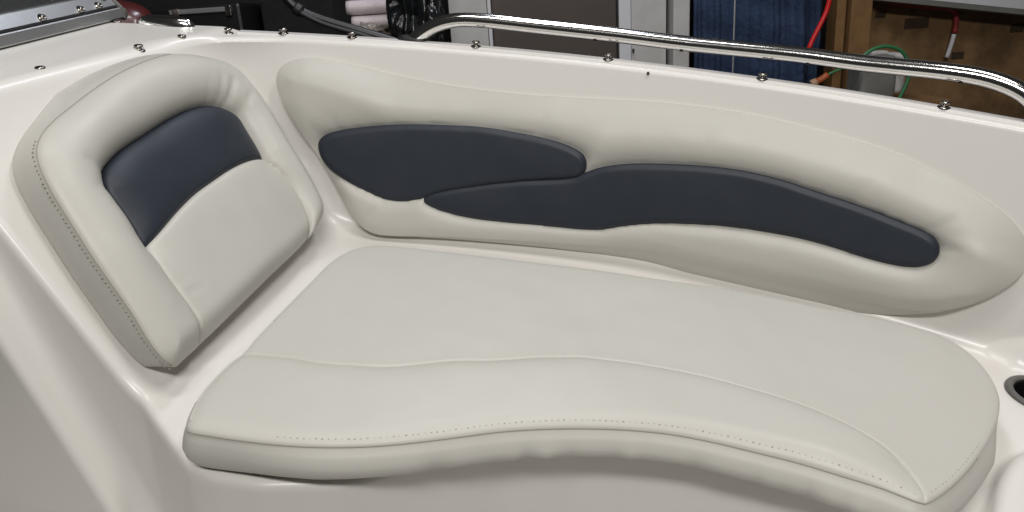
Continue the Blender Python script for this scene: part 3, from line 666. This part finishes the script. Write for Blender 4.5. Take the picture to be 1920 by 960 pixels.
# oval chrome fitting on the outer deck edge
V_ = []; F_ = []; n = 40; rows = [(1, 0), (1, .004), (.95, .009), (.82, .014), (.6, .017), (.55, .0155), (.3, .0155)]
for s_, z_ in rows:
    for k in range(n):
        a = 2 * math.pi * k / n; V_.append((-.806 + .068 * s_ * math.cos(a), 1.708 + .022 * s_ * math.sin(a) - .004 * math.cos(a), ZG - .001 + z_ * 1.7))
for r_ in range(len(rows) - 1):
    for k in range(n): F_.append((r_ * n + k, r_ * n + (k + 1) % n, (r_ + 1) * n + (k + 1) % n, (r_ + 1) * n + k))
F_.append(tuple((len(rows) - 1) * n + k for k in range(n)))
bpart(pym('deck_light', V_, F_, 'chrome'))

# ------------------------------------------------------------------ workshop behind the boat (room axes)
FL = -1.95
def rput(o): o.matrix_world = ROOM @ o.matrix_basis; return o
RTH = []
def rthing(name, loc, label, cat, group=None):
    o = empty(name, loc); rput(o); RTH.append(o); return tag(o, label, cat, group)
def rmesh(name, V_, F_, m_, label=None, cat=None, par=None, smooth=True, group=None, kind=None, origin=(0, 0, 0)):
    og = Vector(origin)
    o = pym(name, [Vector(v) - og for v in V_], F_, m_, smooth=smooth)
    if par: o.parent = par; o.location = og
    else: o.location = og; rput(o)
    return tag(o, label, cat, group, kind)
def rbox(name, d, m_, label=None, cat=None, par=None, bev=.004, kind=None, group=None):
    og = Vector(((d[0] + d[1]) / 2, (d[2] + d[3]) / 2, d[4]))
    if par is None:
        o = bevbox(name, (d[0] - og.x, d[1] - og.x, d[2] - og.y, d[3] - og.y, 0, d[5] - d[4]), m_, None, bev); o.location = og; rput(o)
    else: o = bevbox(name, d, m_, par, bev)
    return tag(o, label, cat, group, kind)
rmesh('workshop_floor', [(-3.4, -.5, FL), (3.6, -.5, FL), (3.6, 4.2, FL), (-3.4, 4.2, FL)], [(0, 1, 2, 3)], 'floor', kind='structure', smooth=False)
rbox('workshop_wall', (-3.4, 3.6, 3.62, 3.74, FL, .9), 'wall', kind='structure', bev=0)
rbox('white_post', (-.262, -.104, 3.24, 3.36, FL, .85), 'whitewood', 'dirty white painted post left of the brown door', 'post')
rbox('door_trim', (-.102, -.087, 3.235, 3.34, FL, .85), 'whitetrim', 'narrow bright trim strip on the left edge of the brown door', 'trim')
dr = rthing('brown_door', (0, 0, 0), 'flat dark brown door panel between white posts', 'door')
rbox('panel', (-.086, .440, 3.30, 3.34, FL + .01, .85), 'door', par=dr)
rbox('edge_strip', (.4405, .4455, 3.296, 3.34, FL + .01, .85), 'black', par=dr, bev=.001)
rbox('door_trim', (.447, .498, 3.275, 3.36, FL, .85), 'whitetrim', 'bluish white trim board on the right edge of the brown door', 'trim')
bd = rthing('stained_board', (0, 0, 0), 'wide stained white board right of the brown door', 'board')
rbox('plank', (.5, .648, 3.285, 3.36, FL, .85), 'whitewood', par=bd)
bl_ = bevbox('latch', (.503, .511, 3.27, 3.288, -.20, -.185), 'rubber', bd, .002)
rbox('white_post', (.660, .728, 3.20, 3.34, FL, .85), 'whitewood', 'narrow white post beside the blue blanket', 'post')
# hanging moving blanket
nx, nz = 90, 70; V_ = []; F_ = []
for j in range(nz):
    z = .55 - j / (nz - 1) * 1.7
    for i in range(nx):
        u = i / (nx - 1); x = .735 + u * .495
        y = 3.15 + .035 * math.sin(u * 8 + .8 * math.sin(z * 2)) + .008 * math.sin(u * 31 + z * 3) + .05 * math.exp(-((u - .80) / .05) ** 2) * -1.2 + .006 * math.sin(z * 40 + u * 6) + .004 * math.sin(u * 120 + z * 11)
        x += .012 * math.sin(z * 5 + u * 3) * u - .05 * max(0, -z - .1) * (u > .9) + (.03 * (u - .8) * 5 * (-z) if u > .8 else 0) * .6
        V_.append((x, y - .04 * u, z))
for j in range(nz - 1):
    for i in range(nx - 1): a = j * nx + i; F_.append((a, a + nx, a + nx + 1, a + 1))
bk = rmesh('hanging_blanket', V_, F_, 'blue', 'dark blue quilted blanket hanging behind the handrail', 'blanket', origin=(.98, 3.17, -1.15))
md = bk.modifiers.new('thickness', 'SOLIDIFY'); md.thickness = .012; md.offset = 0
rbox('hanging_rod', (.8235, .8285, 2.90, 2.905, FL, .6), 'alu', 'thin pale vertical rod in front of the blue blanket', 'rod', bev=.0008)
def px_path(pts): return pts
def rtube(name, path, r, m_, label=None, cat=None, par=None, step=.012, seg=14):
    p = resample(path, step=step, closed=False); V_, F_ = tube_vf(p, r, seg)
    return rmesh(name, V_, F_, m_, label, cat, par, origin=(0, 0, 0) if par else tuple(p[-1]))
rtube('air_hose', AIRHOSE, .0085, 'red', 'bright red hose hanging beside the right edge of the blue blanket', 'hose')
rbox('timber_stud', (1.338, 1.376, 3.22, 3.32, FL, .85), 'stud', 'narrow pine stud next to the blue blanket', 'stud')
rbox('timber_stud', (1.388, 1.474, 3.20, 3.32, FL, .85), 'stud', 'wide pine stud bordering the plywood sheet', 'stud')
pw = rthing('plywood_sheet', (0, 0, 0), 'stained brown plywood sheet standing behind the handrail end', 'plywood')
rbox('sheet', (1.476, 2.75, 3.34, 3.36, FL, -.03), 'ply', par=pw, bev=.001)
for x0, z0, x1, z1 in PATCHES: bevbox('patch', (x0, x1, 3.3365, 3.342, min(z0, z1), max(z0, z1)), 'plydark', pw, .002)
V_, F_ = [], []
for y in (3.20, 3.30):
    for x, z in ((1.50, WB0 + .012), (2.75, WB1 - .099 + .012), (2.75, .5), (1.50, .5)): V_.append((x, y, z))
F_ = [(0, 1, 2, 3), (7, 6, 5, 4), (0, 4, 5, 1), (1, 5, 6, 2), (2, 6, 7, 3), (3, 7, 4, 0)]
rmesh('white_board', V_, F_, 'whitetrim', 'white board above the plywood in the top right corner', 'board', smooth=False)
V_ = []
for y in (3.18, 3.31):
    for x, z in ((1.50, WB0 - .010), (2.75, WB1 - .099 - .010), (2.75, WB1 - .099 + .010), (1.50, WB0 + .010)): V_.append((x, y, z))
rmesh('ledge_strip', V_, F_, 'grey', 'grey ledge strip under the white board', 'ledge', smooth=False)
pp = rthing('red_pipe', (0, 0, 0), 'dull red pipe with a white end running across the plywood', 'pipe')
rtube('red_length', REDPIPE, .011, 'redd', par=pp); rtube('white_length', WHITEPIPE, .009, 'whitetrim', par=pp)
# grey can on a little shelf with a green hose over it
rbox('shelf_board', (1.26, 1.62, 2.82, 3.33, CANZ - .03, CANZ - .004), 'stud', 'pine shelf board under the grey can', 'shelf')
can = rthing('grey_can', (0, 0, 0), 'grey metal can with rounded top on the shelf by the plywood', 'can')
bevbox('body', (CANX0, CANX1 - .035, 2.86, 3.0, CANZ, CANZ1 - .01), 'grey', can, .028, 4)
bevbox('side_cover', (CANX1 - .05, CANX1, 2.87, 2.99, CANZ + .02, CANZ1 - .004), 'whitewood', can, .020, 4)
bevbox('cap', (CANX0 + .05, CANX1 - .06, 2.90, 2.96, CANZ1 - .012, CANZ1 + .006), 'whitewood', can, .006, 2)
rtube('garden_hose', GREENH, .0065, 'green', 'thin green hose looped over the grey can', 'hose')
cn = rthing('cable_plug', (0, 0, 0), 'orange plug on a green cable beside the pine stud', 'plug')
rtube('plug_body', PLUG, .012, 'orange', par=cn, step=.01); rtube('cable', CABLE, .005, 'green', par=cn); rtube('plug_end', PLUGE, .016, 'skin', par=cn, step=.008)
# bench along the left with things on it
wbn = rthing('workbench', (0, 0, 0), 'long black workbench behind the gunwale, under the bags and rolls', 'workbench')
rbox('bench_top', (-1.9, -.268, 2.62, 3.55, BZ - .04, BZ), 'black', par=wbn)
for x in (-1.85, -.34):
    for y in (2.68, 3.48): rbox('leg', (x, x + .06, y, y + .06, FL, BZ - .041), 'black', par=wbn)
def blob(name, c, r, m_, seed, amp, freq, label=None, cat=None, flat=None, par=None, ridged=True, seg=(64, 40), sq=.8):
    r_ = np.random.RandomState(seed); V_ = []; F_ = []; nu, nv = seg
    th = np.linspace(0, 2 * np.pi, nu, endpoint=False); ph = np.linspace(-np.pi / 2, np.pi / 2, nv)
    TH, PH = np.meshgrid(th, ph); cx = lambda a, e: np.sign(np.cos(a)) * np.abs(np.cos(a)) ** e; sx = lambda a, e: np.sign(np.sin(a)) * np.abs(np.sin(a)) ** e
    X = np.stack([cx(PH, sq) * cx(TH, sq), cx(PH, sq) * sx(TH, sq), sx(PH, sq)], -1).reshape(-1, 3)
    d = np.zeros(len(X))
    for k in range(26):
        a = r_.normal(size=3); a /= np.linalg.norm(a); f = freq * r_.uniform(.5, 2.4); s = np.sin(X @ a * f + r_.uniform(0, 6.28) + 1.2 * np.sin(X @ r_.normal(size=3) * 2)); d += (1 - 2 * np.abs(s) if ridged else s) / (f / freq) ** .7
    X = X * np.array(r) * (1 + amp * d / 3)[:, None] + np.array(c)
    if flat is not None: X[:, 2] = np.maximum(X[:, 2], flat)
    for j in range(nv - 1):
        for i in range(nu): a = j * nu + i; b = j * nu + (i + 1) % nu; F_.append((a, b, b + nu, a + nu))
    if par: return rmesh(name, X, F_, m_, label, cat, par)
    return rmesh(name, X, F_, m_, label, cat, origin=(c[0], c[1], flat if flat is not None else c[2]))
blob('plastic_bag', (-.355, 2.86, BZ + .13), (.115, .14, .26), 'bag', 3, .11, 4, 'crumpled black plastic bag beside the white post', 'bag', flat=BZ + .001, seg=(120, 80))
for k, (z, x0, x1, rr) in enumerate(((RZ1, -.635, -.415, .0275), (RZ2, -.62, -.41, .0265))):
    a = rthing('wrapped_roll', (0, 0, 0), ('upper pale pinkish roll lying left of the black bag', 'lower pale pinkish roll lying left of the black bag')[k], 'roll', 'pale rolls on the bench')
    V_, F_ = tube_vf(np.column_stack([np.linspace(x0, x1, 14), np.full(14, 3.02), np.full(14, z)]), rr, 28); rmesh('wrap', V_, F_, 'pinkw', par=a)
    V_, F_ = tube_vf([(x1 - .01, 3.02, z), (x1 + .006, 3.02, z)], .008, 14); rmesh('core', V_, F_, 'stud', par=a)
blob('plastic_film', (-.53, 2.93, (BZ + RZ2) / 2 - .004), (.13, .07, (RZ2 - BZ) / 2 + .003), 'foil', 11, .30, 5, 'crumpled clear film under the pale rolls', 'film', flat=BZ + .001, seg=(110, 60))
hs = rthing('black_tubing', (0, 0, 0), 'pair of black tubes sloping down towards the handrail foot', 'tubing')
rtube('thick_tube', TUBE1, .014, 'black', par=hs); rtube('thin_tube', TUBE2, .0075, 'rubber', par=hs); rtube('clamp_sleeve', CLAMP, .019, 'rubber', par=hs, step=.01)
cs = rthing('black_case', (0, 0, 0), 'black case with a grey metal strip beyond the deck', 'case')
rbox('body', (-1.42, -1.00, 2.88, 3.15, BZ + .001, CASEZ), 'black', par=cs, bev=.012)
bevbox('strip', (-1.26, -1.03, 2.868, 2.882, CASEZ - .030, CASEZ - .012), 'alu', cs, .003)
for x in (-1.245, -1.05): bevbox('latch', (x, x + .022, 2.862, 2.872, CASEZ - .045, CASEZ - .008), 'snapm', cs, .003)
blob('maroon_cover', (-1.48, 2.72, BZ + .115), (.22, .095, .115), 'maroon', 5, .03, 2, 'glossy maroon moulded cover beyond the windshield corner', 'cover', flat=BZ + .001, ridged=False, sq=.75)
rbox('black_box', (-.98, -.70, 3.05, 3.4, BZ + .001, BZ + .21), 'blackfab', 'plain black box in the dark behind the black tubes', 'box', bev=.01)

# set each workshop thing's origin on its base
for e in RTH:
    P = np.array([tuple(ch.matrix_basis @ v.co) for ch in e.children for v in ch.data.vertices])
    b0 = Vector(((P[:, 0].min() + P[:, 0].max()) / 2, (P[:, 1].min() + P[:, 1].max()) / 2, P[:, 2].min()))
    e.matrix_world = ROOM @ Matrix.Translation(b0)
    for ch in e.children: ch.matrix_parent_inverse = Matrix.Translation(-b0)
